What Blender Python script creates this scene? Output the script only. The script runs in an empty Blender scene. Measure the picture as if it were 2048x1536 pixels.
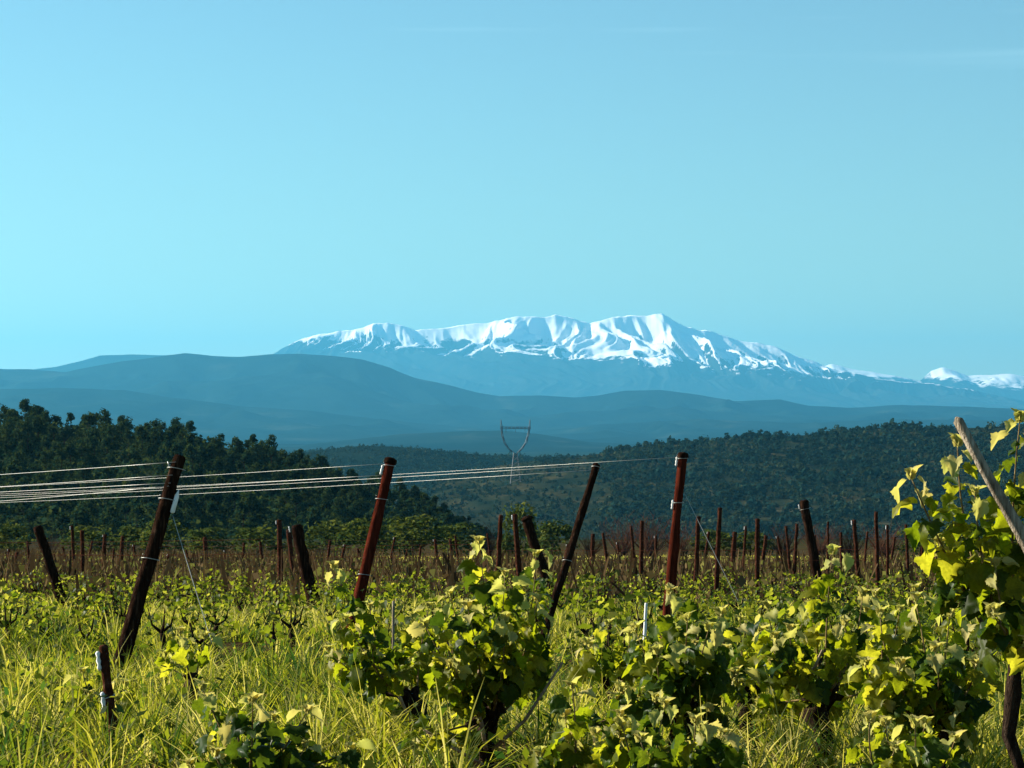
import bpy, math, random
import numpy as np
from mathutils import Vector, Matrix

# ------------------------------------------------------------------ camera, sky, sun, exposure
scene = bpy.context.scene
F = 5200.0          # focal length in photograph pixels (2048 wide)
EYE = 1.6           # camera height, metres
HY = 850.0          # eye level row in the photograph
rnd = random.Random(11)
rng = np.random.default_rng(7)

cam_d = bpy.data.cameras.new("camera")
cam_d.sensor_width = 36.0
cam_d.lens = 36.0 * F / 2048.0
cam_d.shift_y = (HY - 768.0) / 2048.0
cam_d.clip_start = 0.3
cam_d.clip_end = 250000.0
cam = bpy.data.objects.new("camera", cam_d)
scene.collection.objects.link(cam)
cam.location = (0, 0, EYE)
cam.rotation_euler = (math.radians(90), 0, 0)
scene.camera = cam

SUN_AZ, SUN_EL = math.radians(-70), math.radians(26)
sun_dir = Vector((math.sin(SUN_AZ) * math.cos(SUN_EL), math.cos(SUN_AZ) * math.cos(SUN_EL), math.sin(SUN_EL)))
sl = bpy.data.lights.new("sun", 'SUN')
sl.energy = 5.0
sl.angle = math.radians(0.5)
sl.color = (1.0, 0.92, 0.78)
sun = bpy.data.objects.new("sun", sl)
scene.collection.objects.link(sun)
sun.rotation_euler = (-sun_dir).to_track_quat('-Z', 'Y').to_euler()

world = bpy.data.worlds.new("World")
scene.world = world
world.use_nodes = True
wn, wl = world.node_tree.nodes, world.node_tree.links
wn.clear()
w_out = wn.new("ShaderNodeOutputWorld")
w_bg = wn.new("ShaderNodeBackground")
w_bg.inputs[1].default_value = 0.05
w_sky = wn.new("ShaderNodeTexSky")
w_sky.sky_type = 'NISHITA'
w_sky.sun_disc = False
w_sky.sun_elevation = SUN_EL
w_sky.sun_rotation = SUN_AZ
w_sky.air_density = 1.0
w_sky.dust_density = 0.0
w_sky.ozone_density = 3.0
w_tint = wn.new("ShaderNodeMix")
w_tint.data_type = 'RGBA'; w_tint.blend_type = 'MULTIPLY'
w_tint.inputs[0].default_value = 1.0
w_tint.inputs[7].default_value = (0.80, 1.0, 0.92, 1)
wl.new(w_sky.outputs[0], w_tint.inputs[6])
# thin wisps of cirrus in long level streaks
tc = wn.new("ShaderNodeTexCoord")
mp = wn.new("ShaderNodeMapping"); mp.inputs[3].default_value = (3.5, 3.5, 95.0)
nz = wn.new("ShaderNodeTexNoise"); nz.inputs['Scale'].default_value = 1.0; nz.inputs['Detail'].default_value = 3.0
cr = wn.new("ShaderNodeValToRGB")
cr.color_ramp.elements[0].position = 0.60; cr.color_ramp.elements[0].color = (0, 0, 0, 1)
cr.color_ramp.elements[1].position = 0.78; cr.color_ramp.elements[1].color = (0.15, 0.15, 0.15, 1)
w_mix = wn.new("ShaderNodeMix"); w_mix.data_type = 'RGBA'
w_mix.inputs[7].default_value = (9.0, 13.0, 14.0, 1)
wl.new(tc.outputs['Generated'], mp.inputs[0]); wl.new(mp.outputs[0], nz.inputs[0]); wl.new(nz.outputs[0], cr.inputs[0])
sp = wn.new("ShaderNodeSeparateXYZ"); wl.new(tc.outputs['Generated'], sp.inputs[0])
me_ = wn.new("ShaderNodeMapRange"); me_.inputs[1].default_value = 0.12; me_.inputs[2].default_value = 0.16; wl.new(sp.outputs[2], me_.inputs[0])
mu = wn.new("ShaderNodeMath"); mu.operation = 'MULTIPLY'; wl.new(cr.outputs[0], mu.inputs[0]); wl.new(me_.outputs[0], mu.inputs[1])
wl.new(mu.outputs[0], w_mix.inputs[0]); wl.new(w_tint.outputs[2], w_mix.inputs[6])
wl.new(w_mix.outputs[2], w_bg.inputs[0]); wl.new(w_bg.outputs[0], w_out.inputs[0])

scene.view_settings.view_transform = 'Standard'
scene.view_settings.look = 'None'
scene.view_settings.gamma = 1.0
scene.view_settings.exposure = 1.5
cy = scene.cycles
cy.max_bounces = 5; cy.diffuse_bounces = 2; cy.glossy_bounces = 1; cy.transmission_bounces = 3
cy.volume_bounces = 2; cy.transparent_max_bounces = 4
cy.use_denoising = True

HAZE_DENSITY = 2.2e-5
HAZE_COLOR = (0.105, 0.50, 0.79, 1)

# ------------------------------------------------------------------ helpers
col = scene.collection

def W(px, py, d):
    """photograph pixel at distance d (metres along the view) -> point in the place"""
    return Vector(((px - 1024.0) / F * d, d, EYE + (HY - py) / F * d))

def X(px, d):
    return (px - 1024.0) / F * d

def mk_mesh(name, verts, faces, smooth=False, mat=None):
    me = bpy.data.meshes.new(name)
    me.from_pydata([tuple(v) for v in verts], [], [tuple(f) for f in faces])
    if smooth:
        me.polygons.foreach_set("use_smooth", [True] * len(me.polygons))
    if mat: me.materials.append(mat)
    me.update()
    return me

def np_mesh(name, verts, faces, mat=None, smooth=False, attrs=None):
    """fast mesh from numpy: faces (n,3) or (n,4)"""
    me = bpy.data.meshes.new(name)
    verts = np.ascontiguousarray(verts, dtype=np.float32); faces = np.ascontiguousarray(faces, dtype=np.int32)
    nf, k = faces.shape
    me.vertices.add(len(verts)); me.vertices.foreach_set("co", verts.ravel())
    me.loops.add(nf * k); me.loops.foreach_set("vertex_index", faces.ravel())
    me.polygons.add(nf)
    me.polygons.foreach_set("loop_start", np.arange(0, nf * k, k, dtype=np.int32))
    if smooth: me.polygons.foreach_set("use_smooth", np.ones(nf, dtype=bool))
    for an, vals in (attrs or {}).items():
        a = me.attributes.new(an, 'FLOAT', 'POINT'); a.data.foreach_set("value", np.asarray(vals, dtype=np.float32))
    if mat: me.materials.append(mat)
    me.update(calc_edges=True)
    return me

def obj(name, data, parent=None, loc=None, rot=None, scale=None):
    o = bpy.data.objects.new(name, data)
    col.objects.link(o)
    if parent is not None: o.parent = parent
    if loc is not None: o.location = loc
    if rot is not None: o.rotation_euler = rot
    if scale is not None: o.scale = (scale,) * 3 if isinstance(scale, (int, float)) else scale
    return o

def tag(o, label, cat, group=None, kind=None):
    o["label"] = label; o["category"] = cat
    if group: o["group"] = group
    if kind: o["kind"] = kind
    return o

def thing(name, loc, label, cat, group=None, rotz=0.0):
    o = obj(name, None, None, loc, (0, 0, rotz))
    o.empty_display_size = 0.2
    return tag(o, label, cat, group)

def tube(points, radii, n=7, cap=True, twist=0.0, rough=0.0, r=None):
    """rings of n vertices along points"""
    pts = [Vector(p) for p in points]
    vs, fs = [], []
    r = r or rnd
    prev = None
    for i, p in enumerate(pts):
        t = (pts[min(i + 1, len(pts) - 1)] - pts[max(i - 1, 0)])
        if t.length < 1e-9: t = Vector((0, 0, 1))
        t.normalize()
        a = Vector((1, 0, 0)) if prev is None else prev
        a = a - t * a.dot(t)
        if a.length < 1e-4: a = Vector((0, 1, 0)) - t * t.y
        a.normalize(); b = t.cross(a); prev = a
        for k in range(n):
            an = 2 * math.pi * k / n + twist * i
            rr = radii[i] * (1 + rough * r.uniform(-1, 1))
            vs.append(p + a * math.cos(an) * rr + b * math.sin(an) * rr)
    for i in range(len(pts) - 1):
        for k in range(n):
            fs.append((i * n + k, i * n + (k + 1) % n, (i + 1) * n + (k + 1) % n, (i + 1) * n + k))
    if cap:
        fs.append(tuple(reversed(range(n)))); fs.append(tuple((len(pts) - 1) * n + k for k in range(n)))
    return vs, fs

class MB:
    def __init__(s): s.v, s.f = [], []
    def add(s, vf):
        b = len(s.v); s.v += list(vf[0]); s.f += [tuple(i + b for i in f) for f in vf[1]]; return s
    def box(s, c, sz, m=None):
        c = Vector(c); q = []
        for dz in (-1, 1):
            for dx, dy in ((-1, -1), (1, -1), (1, 1), (-1, 1)):
                v = Vector((dx * sz[0] / 2, dy * sz[1] / 2, dz * sz[2] / 2))
                q.append(c + (m @ v if m else v))
        s.add((q, [(3, 2, 1, 0), (4, 5, 6, 7), (0, 1, 5, 4), (1, 2, 6, 5), (2, 3, 7, 6), (3, 0, 4, 7)])); return s
    def mesh(s, name, mat, smooth=False): return mk_mesh(name, s.v, s.f, smooth, mat)

# gradient noise in numpy
def _hash(ix, iy, seed):
    h = (ix.astype(np.int64) * 374761393 + iy.astype(np.int64) * 668265263 + seed * 1442695041) & 0xffffffff
    h = ((h ^ (h >> 13)) * 1274126177) & 0xffffffff
    return ((h ^ (h >> 16)) & 0xffff) / 65535.0 * 2 * math.pi

def noise2(x, y, seed=0):
    x = np.asarray(x, float); y = np.asarray(y, float)
    x, y = np.broadcast_arrays(x, y)
    xi, yi = np.floor(x), np.floor(y); fx, fy = x - xi, y - yi
    u = fx * fx * fx * (fx * (fx * 6 - 15) + 10); v = fy * fy * fy * (fy * (fy * 6 - 15) + 10)
    def g(dx, dy):
        a = _hash(xi + dx, yi + dy, seed)
        return np.cos(a) * (fx - dx) + np.sin(a) * (fy - dy)
    return ((g(0, 0) * (1 - u) + g(1, 0) * u) * (1 - v) + (g(0, 1) * (1 - u) + g(1, 1) * u) * v) * 1.5

def fbm(x, y, octv=4, seed=0):
    s = 0; a = 1.0; t = 0
    for i in range(octv):
        s = s + a * noise2(np.asarray(x) * 2 ** i, np.asarray(y) * 2 ** i, seed + i); t += a; a *= 0.5
    return s / t

def ridged(x, y, octv=4, seed=0):
    s = 0; a = 1.0; t = 0
    for i in range(octv):
        s = s + a * (1 - np.abs(noise2(np.asarray(x) * 2 ** i, np.asarray(y) * 2 ** i, seed + i)) * 2); t += a; a *= 0.5
    return s / t

# ------------------------------------------------------------------ materials
def new_mat(name):
    m = bpy.data.materials.new(name); m.use_nodes = True
    n, l = m.node_tree.nodes, m.node_tree.links
    b = n["Principled BSDF"]
    return m, n, l, b

def ramp(n, stops):
    r = n.new("ShaderNodeValToRGB")
    el = r.color_ramp.elements
    while len(el) < len(stops): el.new(0.5)
    for e, (p, c) in zip(el, stops):
        e.position = p; e.color = (*c, 1)
    return r

def noise_node(n, l, scale, detail=4, rough=0.55, coord='Object', vec=None):
    t = n.new("ShaderNodeTexNoise"); t.inputs['Scale'].default_value = scale
    t.inputs['Detail'].default_value = detail; t.inputs['Roughness'].default_value = rough
    if vec is None:
        c = n.new("ShaderNodeTexCoord"); l.new(c.outputs[coord], t.inputs[0])
    else: l.new(vec, t.inputs[0])
    return t

def mat_noise(name, stops, scale, rough=0.9, bump=0.0, bscale=None, detail=5, coord='Object', stretch=None, dist=0.02, spec=0.0):
    m, n, l, b = new_mat(name)
    vec = None
    if stretch:
        c = n.new("ShaderNodeTexCoord"); mm = n.new("ShaderNodeMapping"); mm.inputs[3].default_value = stretch
        l.new(c.outputs[coord], mm.inputs[0]); vec = mm.outputs[0]
    t = noise_node(n, l, scale, detail, coord=coord, vec=vec)
    r = ramp(n, stops); l.new(t.outputs[0], r.inputs[0]); l.new(r.outputs[0], b.inputs['Base Color'])
    b.inputs['Roughness'].default_value = rough
    b.inputs['Specular IOR Level'].default_value = spec
    if bump:
        t2 = noise_node(n, l, bscale or scale * 3, 4, coord=coord, vec=vec)
        bp = n.new("ShaderNodeBump"); bp.inputs['Strength'].default_value = bump; bp.inputs['Distance'].default_value = dist
        l.new(t2.outputs[0], bp.inputs['Height']); l.new(bp.outputs[0], b.inputs['Normal'])
    return m

def mat_leaf(name, stops, tstops, trans=0.45, rough=0.5, attr=None, spec=0.06, vein=0.0):
    """thin leaf: reflects on one side, lets light through to the other; colour varies per object or by attribute"""
    m, n, l, b = new_mat(name)
    if attr:
        src = n.new("ShaderNodeAttribute"); src.attribute_name = attr; so = src.outputs['Fac']
    else:
        src = n.new("ShaderNodeObjectInfo"); so = src.outputs['Random']
    r1 = ramp(n, stops); r2 = ramp(n, tstops)
    l.new(so, r1.inputs[0]); l.new(so, r2.inputs[0])
    c1, c2 = r1.outputs[0], r2.outputs[0]
    if vein:
        t = noise_node(n, l, vein, 3)
        for k, (cc, rr) in enumerate(((c1, 'a'), (c2, 'b'))):
            mx = n.new("ShaderNodeMix"); mx.data_type = 'RGBA'; mx.blend_type = 'MULTIPLY'; mx.inputs[0].default_value = 0.75
            rp = ramp(n, [(0.3, (0.55, 0.6, 0.5)), (0.7, (1.15, 1.1, 1.1))]); l.new(t.outputs[0], rp.inputs[0])
            l.new(cc, mx.inputs[6]); l.new(rp.outputs[0], mx.inputs[7])
            if k == 0: c1 = mx.outputs[2]
            else: c2 = mx.outputs[2]
    l.new(c1, b.inputs['Base Color']); b.inputs['Roughness'].default_value = rough
    b.inputs['Specular IOR Level'].default_value = spec
    tr = n.new("ShaderNodeBsdfTranslucent"); l.new(c2, tr.inputs[0])
    mx = n.new("ShaderNodeMixShader"); mx.inputs[0].default_value = trans
    out = n["Material Output"]
    l.new(b.outputs[0], mx.inputs[1]); l.new(tr.outputs[0], mx.inputs[2]); l.new(mx.outputs[0], out.inputs[0])
    return m

M = {}
M['wood_dark'] = mat_noise('wood_dark', [(0.3, (0.006, 0.004, 0.003)), (0.55, (0.022, 0.011, 0.007)), (0.8, (0.085, 0.05, 0.032))], 9, 0.85, 0.9, 30, stretch=(5, 5, 0.6))
M['wood_red'] = mat_noise('wood_red', [(0.3, (0.03, 0.007, 0.004)), (0.6, (0.075, 0.015, 0.008)), (0.8, (0.12, 0.03, 0.016))], 7, 0.75, 0.7, 25, stretch=(5, 5, 0.7))
M['wood_grey'] = mat_noise('wood_grey', [(0.3, (0.12, 0.09, 0.06)), (0.55, (0.34, 0.28, 0.2)), (0.8, (0.5, 0.43, 0.33))], 14, 0.8, 0.9, 40, stretch=(5, 5, 0.5))
M['rust'] = mat_noise('rust', [(0.3, (0.016, 0.007, 0.005)), (0.55, (0.05, 0.018, 0.010)), (0.8, (0.10, 0.05, 0.033))], 20, 0.8, 0.5, 60)
M['bark'] = mat_noise('bark', [(0.3, (0.012, 0.008, 0.006)), (0.6, (0.04, 0.026, 0.018)), (0.85, (0.09, 0.065, 0.045))], 22, 0.95, 1.0, 60, stretch=(3, 3, 0.7))
M['cane'] = mat_noise('cane', [(0.35, (0.10, 0.06, 0.025)), (0.65, (0.26, 0.19, 0.09))], 30, 0.6, 0.3, 80)
M['dry_cane'] = mat_noise('dry_cane', [(0.3, (0.16, 0.10, 0.06)), (0.7, (0.42, 0.32, 0.22))], 30, 0.7, 0.3, 80)
M['white_plastic'] = mat_noise('white_plastic', [(0.3, (0.62, 0.6, 0.55)), (0.7, (0.82, 0.81, 0.78))], 12, 0.4)
m, n, l, b = new_mat('wire'); b.inputs['Base Color'].default_value = (0.32, 0.32, 0.29, 1); b.inputs['Metallic'].default_value = 0.5; b.inputs['Roughness'].default_value = 0.45; M['wire'] = m
m, n, l, b = new_mat('galvanised'); b.inputs['Base Color'].default_value = (0.06, 0.065, 0.07, 1); b.inputs['Metallic'].default_value = 0.3; b.inputs['Roughness'].default_value = 0.6; M['galvanised'] = m
M['leaf'] = mat_leaf('vine_leaf', [(0.0, (0.024, 0.042, 0.003)), (0.5, (0.065, 0.082, 0.005)), (1.0, (0.15, 0.15, 0.013))],
                     [(0.0, (0.22, 0.30, 0.006)), (0.5, (0.42, 0.46, 0.010)), (1.0, (0.62, 0.58, 0.03))], 0.5, 0.42, vein=9.0)
M['leaf_dark'] = mat_leaf('vine_leaf_dark', [(0.0, (0.012, 0.032, 0.006)), (1.0, (0.045, 0.08, 0.008))],
                     [(0.0, (0.05, 0.10, 0.006)), (1.0, (0.18, 0.24, 0.008))], 0.4, 0.4, vein=9.0)  # darker leaf tone; also carries the painted shade of the shaded vine
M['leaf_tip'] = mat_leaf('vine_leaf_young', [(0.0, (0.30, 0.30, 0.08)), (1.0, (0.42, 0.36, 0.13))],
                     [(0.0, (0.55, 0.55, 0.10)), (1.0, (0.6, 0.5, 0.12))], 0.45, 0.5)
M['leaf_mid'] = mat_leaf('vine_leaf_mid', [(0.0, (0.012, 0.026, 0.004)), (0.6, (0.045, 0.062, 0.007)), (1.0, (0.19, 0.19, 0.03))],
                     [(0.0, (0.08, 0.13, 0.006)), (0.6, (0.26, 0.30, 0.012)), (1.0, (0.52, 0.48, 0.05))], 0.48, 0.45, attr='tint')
M['grass'] = mat_leaf('grass_blade', [(0.0, (0.011, 0.034, 0.008)), (0.45, (0.042, 0.06, 0.006)), (0.75, (0.19, 0.19, 0.028)), (1.0, (0.50, 0.44, 0.15))],
                     [(0.0, (0.04, 0.10, 0.012)), (0.45, (0.20, 0.24, 0.008)), (0.75, (0.50, 0.46, 0.03)), (1.0, (0.62, 0.54, 0.12))], 0.5, 0.6, attr='tint', spec=0.04)
M['pine'] = mat_leaf('pine_needles', [(0.0, (0.004, 0.015, 0.011)), (0.7, (0.009, 0.031, 0.019)), (1.0, (0.026, 0.054, 0.027))],
                     [(0.0, (0.02, 0.04, 0.012)), (1.0, (0.08, 0.11, 0.02))], 0.25, 0.7, attr='tint', spec=0.0)
M['bush'] = mat_leaf('bush_leaf', [(0.0, (0.02, 0.04, 0.012)), (0.6, (0.05, 0.075, 0.016)), (1.0, (0.11, 0.12, 0.025))],
                     [(0.0, (0.03, 0.05, 0.01)), (1.0, (0.13, 0.15, 0.02))], 0.3, 0.7, attr='tint', spec=0.0)
M['twig_red'] = mat_leaf('bare_twig', [(0.0, (0.03, 0.015, 0.010)), (1.0, (0.11, 0.05, 0.03))], [(0.0, (0.03, 0.015, 0.01)), (1.0, (0.1, 0.05, 0.03))], 0.1, 0.8, attr='tint', spec=0.0)
M['vine_far'] = mat_leaf('far_vine', [(0.0, (0.035, 0.02, 0.011)), (0.55, (0.11, 0.075, 0.035)), (0.75, (0.08, 0.085, 0.018)), (1.0, (0.22, 0.21, 0.05))],
                     [(0.0, (0.03, 0.02, 0.01)), (0.55, (0.08, 0.05, 0.02)), (1.0, (0.25, 0.26, 0.05))], 0.25, 0.7, attr='tint', spec=0.0)
M['scrub'] = mat_leaf('scrub_leaf', [(0.0, (0.006, 0.020, 0.018)), (0.7, (0.013, 0.034, 0.026)), (1.0, (0.05, 0.062, 0.03))],
                     [(0.0, (0.02, 0.03, 0.01)), (1.0, (0.06, 0.08, 0.02))], 0.2, 0.8, attr='tint', spec=0.0)
M['forest_floor'] = mat_noise('forest_floor', [(0.35, (0.012, 0.024, 0.012)), (0.6, (0.026, 0.036, 0.018)), (0.8, (0.05, 0.05, 0.03))], 0.06, 0.95)
M['garrigue'] = mat_noise('garrigue', [(0.35, (0.006, 0.014, 0.010)), (0.55, (0.018, 0.023, 0.012)), (0.75, (0.055, 0.048, 0.024))], 0.03, 0.95, 0.6, 0.15, detail=7, dist=3.0, stretch=(1, 0.5, 4))
M['far_forest'] = mat_noise('far_forest', [(0.35, (0.003, 0.010, 0.008)), (0.6, (0.007, 0.015, 0.011)), (0.8, (0.015, 0.022, 0.015))], 0.004, 0.95, 0.5, 0.02, detail=8, dist=12.0)
M['far_ridge'] = mat_noise('far_ridge', [(0.35, (0.003, 0.010, 0.009)), (0.6, (0.008, 0.018, 0.015)), (0.75, (0.035, 0.046, 0.034))], 0.0016, 0.95, 0.4, 0.006, detail=8, dist=40.0)

# vineyard soil: brown earth with worn grass, paler mown strip where the rows end
m, n, l, b = new_mat('soil')
g = n.new("ShaderNodeNewGeometry")
t1 = noise_node(n, l, 0.35, 6, vec=g.outputs['Position']); t2 = noise_node(n, l, 7.0, 5, vec=g.outputs['Position'])
r1 = ramp(n, [(0.35, (0.038, 0.022, 0.011)), (0.55, (0.06, 0.042, 0.018)), (0.7, (0.05, 0.054, 0.014))])
r2 = ramp(n, [(0.3, (0.45, 0.45, 0.45)), (0.7, (1.25, 1.25, 1.25))])
l.new(t1.outputs[0], r1.inputs[0]); l.new(t2.outputs[0], r2.inputs[0])
mx = n.new("ShaderNodeMix"); mx.data_type = 'RGBA'; mx.blend_type = 'MULTIPLY'; mx.inputs[0].default_value = 1.0
l.new(r1.outputs[0], mx.inputs[6]); l.new(r2.outputs[0], mx.inputs[7])
# beyond the vineyard the valley floor is woods and fields
gs = n.new("ShaderNodeSeparateXYZ"); l.new(g.outputs['Position'], gs.inputs[0])
gm = n.new("ShaderNodeMapRange"); gm.inputs[1].default_value = 330; gm.inputs[2].default_value = 420; l.new(gs.outputs[1], gm.inputs[0])
t4 = noise_node(n, l, 0.004, 5, vec=g.outputs['Position']); r4 = ramp(n, [(0.35, (0.006, 0.016, 0.011)), (0.6, (0.014, 0.026, 0.014)), (0.75, (0.04, 0.045, 0.022))]); l.new(t4.outputs[0], r4.inputs[0])
mv = n.new("ShaderNodeMix"); mv.data_type = 'RGBA'; l.new(gm.outputs[0], mv.inputs[0]); l.new(mx.outputs[2], mv.inputs[6]); l.new(r4.outputs[0], mv.inputs[7])
l.new(mv.outputs[2], b.inputs['Base Color']); b.inputs['Roughness'].default_value = 0.95; b.inputs['Specular IOR Level'].default_value = 0.0
bp = n.new("ShaderNodeBump"); bp.inputs['Strength'].default_value = 0.8; bp.inputs['Distance'].default_value = 0.08
l.new(t2.outputs[0], bp.inputs['Height']); l.new(bp.outputs[0], b.inputs['Normal'])
M['soil'] = m

def mat_snow_mountain(name, line, spread):
    m, n, l, b = new_mat(name)
    g = n.new("ShaderNodeNewGeometry")
    sx = n.new("ShaderNodeSeparateXYZ"); l.new(g.outputs['Position'], sx.inputs[0])
    sn = n.new("ShaderNodeSeparateXYZ"); l.new(g.outputs['Normal'], sn.inputs[0])
    t = noise_node(n, l, 0.0009, 6, 0.6, vec=g.outputs['Position'])
    t3 = noise_node(n, l, 0.006, 4, 0.6, vec=g.outputs['Position'])
    def math_n(op, a, bb):
        q = n.new("ShaderNodeMath"); q.operation = op
        for i, v in enumerate((a, bb)):
            if isinstance(v, (int, float)): q.inputs[i].default_value = v
            else: l.new(v, q.inputs[i])
        return q.outputs[0]
    h = math_n('ADD', sx.outputs[2], math_n('MULTIPLY', math_n('SUBTRACT', t.outputs[0], 0.5), 700.0))
    h = math_n('ADD', h, math_n('MULTIPLY', math_n('SUBTRACT', t3.outputs[0], 0.5), 520.0))
    h = math_n('ADD', h, math_n('MULTIPLY', math_n('SUBTRACT', sn.outputs[2], 0.80), 850.0))
    h = math_n('ADD', h, math_n('MULTIPLY', sx.outputs[0], 0.06))
    mr = n.new("ShaderNodeMapRange"); mr.inputs[1].default_value = line - spread; mr.inputs[2].default_value = line + spread
    l.new(h, mr.inputs[0])
    r = ramp(n, [(0.35, (0.012, 0.022, 0.02)), (0.7, (0.03, 0.036, 0.03))]); l.new(t3.outputs[0], r.inputs[0])
    mx = n.new("ShaderNodeMix"); mx.data_type = 'RGBA'; mx.inputs[7].default_value = (0.92, 0.92, 0.92, 1)
    l.new(mr.outputs[0], mx.inputs[0]); l.new(r.outputs[0], mx.inputs[6]); l.new(mx.outputs[2], b.inputs['Base Color'])
    b.inputs['Roughness'].default_value = 0.8; b.inputs['Specular IOR Level'].default_value = 0.0
    return m
M['snow_mountain'] = mat_snow_mountain('snow_mountain', 1375, 40)
M['snow_range'] = mat_snow_mountain('snow_range', 1680, 60)

# ------------------------------------------------------------------ ground
def gz(x, y):
    """ground height: flat where the camera stands, then a long gentle fall, then the valley"""
    y = np.asarray(y, float); x = np.asarray(x, float)
    z = np.where(y < 10.6, 0.0, 0.5 - 0.0471 * y)
    z2 = 0.5 - 0.0471 * 330
    t = np.clip((y - 330) / 1000.0, 0, 1)
    z = np.where(y > 330, z2 + (-95 - z2) * (t * t * (3 - 2 * t)), z)
    z = np.where(y > 1330, -95 - np.clip((y - 1330) / 7000, 0, 1) * 22, z)
    z = z + 0.05 * noise2(x * 0.6, y * 0.6, 3) * np.clip((y - 5) / 10, 0, 1) * (y < 400)
    return z

def gzf(x, y): return float(gz(np.array([x]), np.array([y]))[0])

ys = np.concatenate([np.linspace(-40, 8, 8), np.arange(9, 60, 0.45), np.geomspace(60, 340, 110), np.geomspace(345, 90000, 70)])
us = np.linspace(-1, 1, 121); us = np.sign(us) * np.abs(us) ** 1.6
hw = 14 + 0.9 * np.abs(ys)
GX = us[None, :] * hw[:, None]; GY = np.repeat(ys[:, None], len(us), 1)
GZ = gz(GX, GY)
def grid_faces(nr, nc):
    i = np.arange(nr * nc).reshape(nr, nc)
    return np.stack([i[:-1, :-1], i[:-1, 1:], i[1:, 1:], i[1:, :-1]], -1).reshape(-1, 4)
ground = obj('ground', np_mesh('ground', np.stack([GX, GY, GZ], -1).reshape(-1, 3), grid_faces(*GX.shape), M['soil'], True))
tag(ground, 'brown earth of the vineyard sloping gently away to the valley', 'ground', kind='structure')

# ------------------------------------------------------------------ hills and mountains (height fields at their real distance)
def hill(name, label, sky, d, front, back, zb, mat, nx=300, ny=60, pw=1.2, spur=None, crest_noise=0.0, cs=0.02, seed=1, margin=1200, kind_cat='hill', flat_z=None):
    px = np.array([p[0] for p in sky], float); py = np.array([p[1] for p in sky], float)
    xs = np.linspace(X(px[0] - margin, d), X(px[-1] + margin, d), nx)
    pxx = xs / d * F + 1024
    # smooth interpolation of the crest line
    fine = np.interp(pxx, px, py)
    cz = EYE + (HY - fine) / F * d
    if crest_noise: cz = cz + crest_noise * fbm(xs * cs, xs * 0 + 3.3, 5, seed)
    fade = np.minimum(np.clip((pxx - (px[0] - margin)) / 500, 0, 1), np.clip((px[-1] + margin - pxx) / 500, 0, 1))
    fade = fade * fade * (3 - 2 * fade)
    vf = np.linspace(0, 1, ny) ** 1.25
    vb = np.linspace(1, 0, 12)[:-1]
    def height(x, y, cz_x):
        v = np.where(y <= d, (d - y) / front, (y - d) / back)
        v = np.clip(v, 0, 1)
        s = (1 - v) ** pw
        z = zb + (cz_x - zb) * s
        if spur is not None: z = z + spur(x, y, v, cz_x)
        return z
    yv = np.concatenate([d + back * vb, d - front * vf])
    GX = np.repeat(xs[None, :], len(yv), 0); GY = np.repeat(yv[:, None], len(xs), 1)
    GZ = height(GX, GY, cz[None, :] * np.ones_like(GX))
    GZ = zb - 40 + (GZ - zb + 40) * fade[None, :]
    o = obj(name, np_mesh(name, np.stack([GX, GY, GZ], -1).reshape(-1, 3), grid_faces(*GX.shape)[:, ::-1], mat, True))
    tag(o, label, kind_cat, kind='structure')
    def zat(x, y):
        c = np.interp(x, xs, cz)
        return height(np.asarray(x, float), np.asarray(y, float), c)
    return o, zat

CANIGOU = [(430, 722), (520, 706), (560, 689), (600, 679), (640, 667), (700, 658), (745, 649), (775, 644), (800, 650), (830, 661), (855, 657), (900, 655),
           (940, 650), (1000, 640), (1040, 630), (1062, 630), (1090, 636), (1112, 630), (1140, 637), (1180, 646), (1230, 635), (1260, 630), (1292, 633), (1325, 627),
           (1347, 641), (1400, 661), (1440, 668), (1500, 684), (1540, 691), (1580, 706), (1640, 728), (1690, 742), (1760, 757), (1850, 768), (2048, 780)]
def spur_canigou(x, y, v, cz):
    x = x * 1.25; y = y * 1.25
    wx = x + 1300 * noise2(x / 5000, y / 3500, 51) + 330 * noise2(x / 1100, y / 1300, 57); wy = y
    big = ridged(wx / 1750.0 + 0.3 * (y - 60000) / 1750.0, wy / 7000.0, 2, 21)
    small = ridged(wx / 620.0 + 0.12 * (y - 60000) / 620.0, wy / 4200.0, 4, 33)
    a = np.clip(v * 18, 0, 1) * (1 - v) ** 2.6
    return a * (520 * (big - 0.78) + 320 * (small - 0.74) + 90 * fbm(x / 700., y / 700., 3, 63))
hill('mountain', 'long snow-capped massif on the horizon', CANIGOU, 48000, 9000, 4000, 60, M['snow_mountain'], 1000, 150, 1.5, spur_canigou, 60, 1 / 520., 5, 300, 'mountain')

RANGE = [(1500, 790), (1600, 752), (1640, 731), (1662, 726), (1690, 735), (1730, 741), (1780, 751), (1840, 762), (1862, 742), (1885, 735), (1910, 742), (1935, 752), (1990, 747), (2020, 742), (2048, 741), (2150, 752)]
def spur_range(x, y, v, cz):
    return np.clip(v * 9, 0, 1) * (1 - v) * (260 * (ridged(x / 1500., y / 6000., 4, 61) - 0.7))
hill('snowy_range', 'low snow-flecked range right of the massif', RANGE, 58000, 8000, 4000, 60, M['snow_range'], 320, 60, 1.4, spur_range, 40, 1 / 900., 8, 300, 'mountain')

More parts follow.
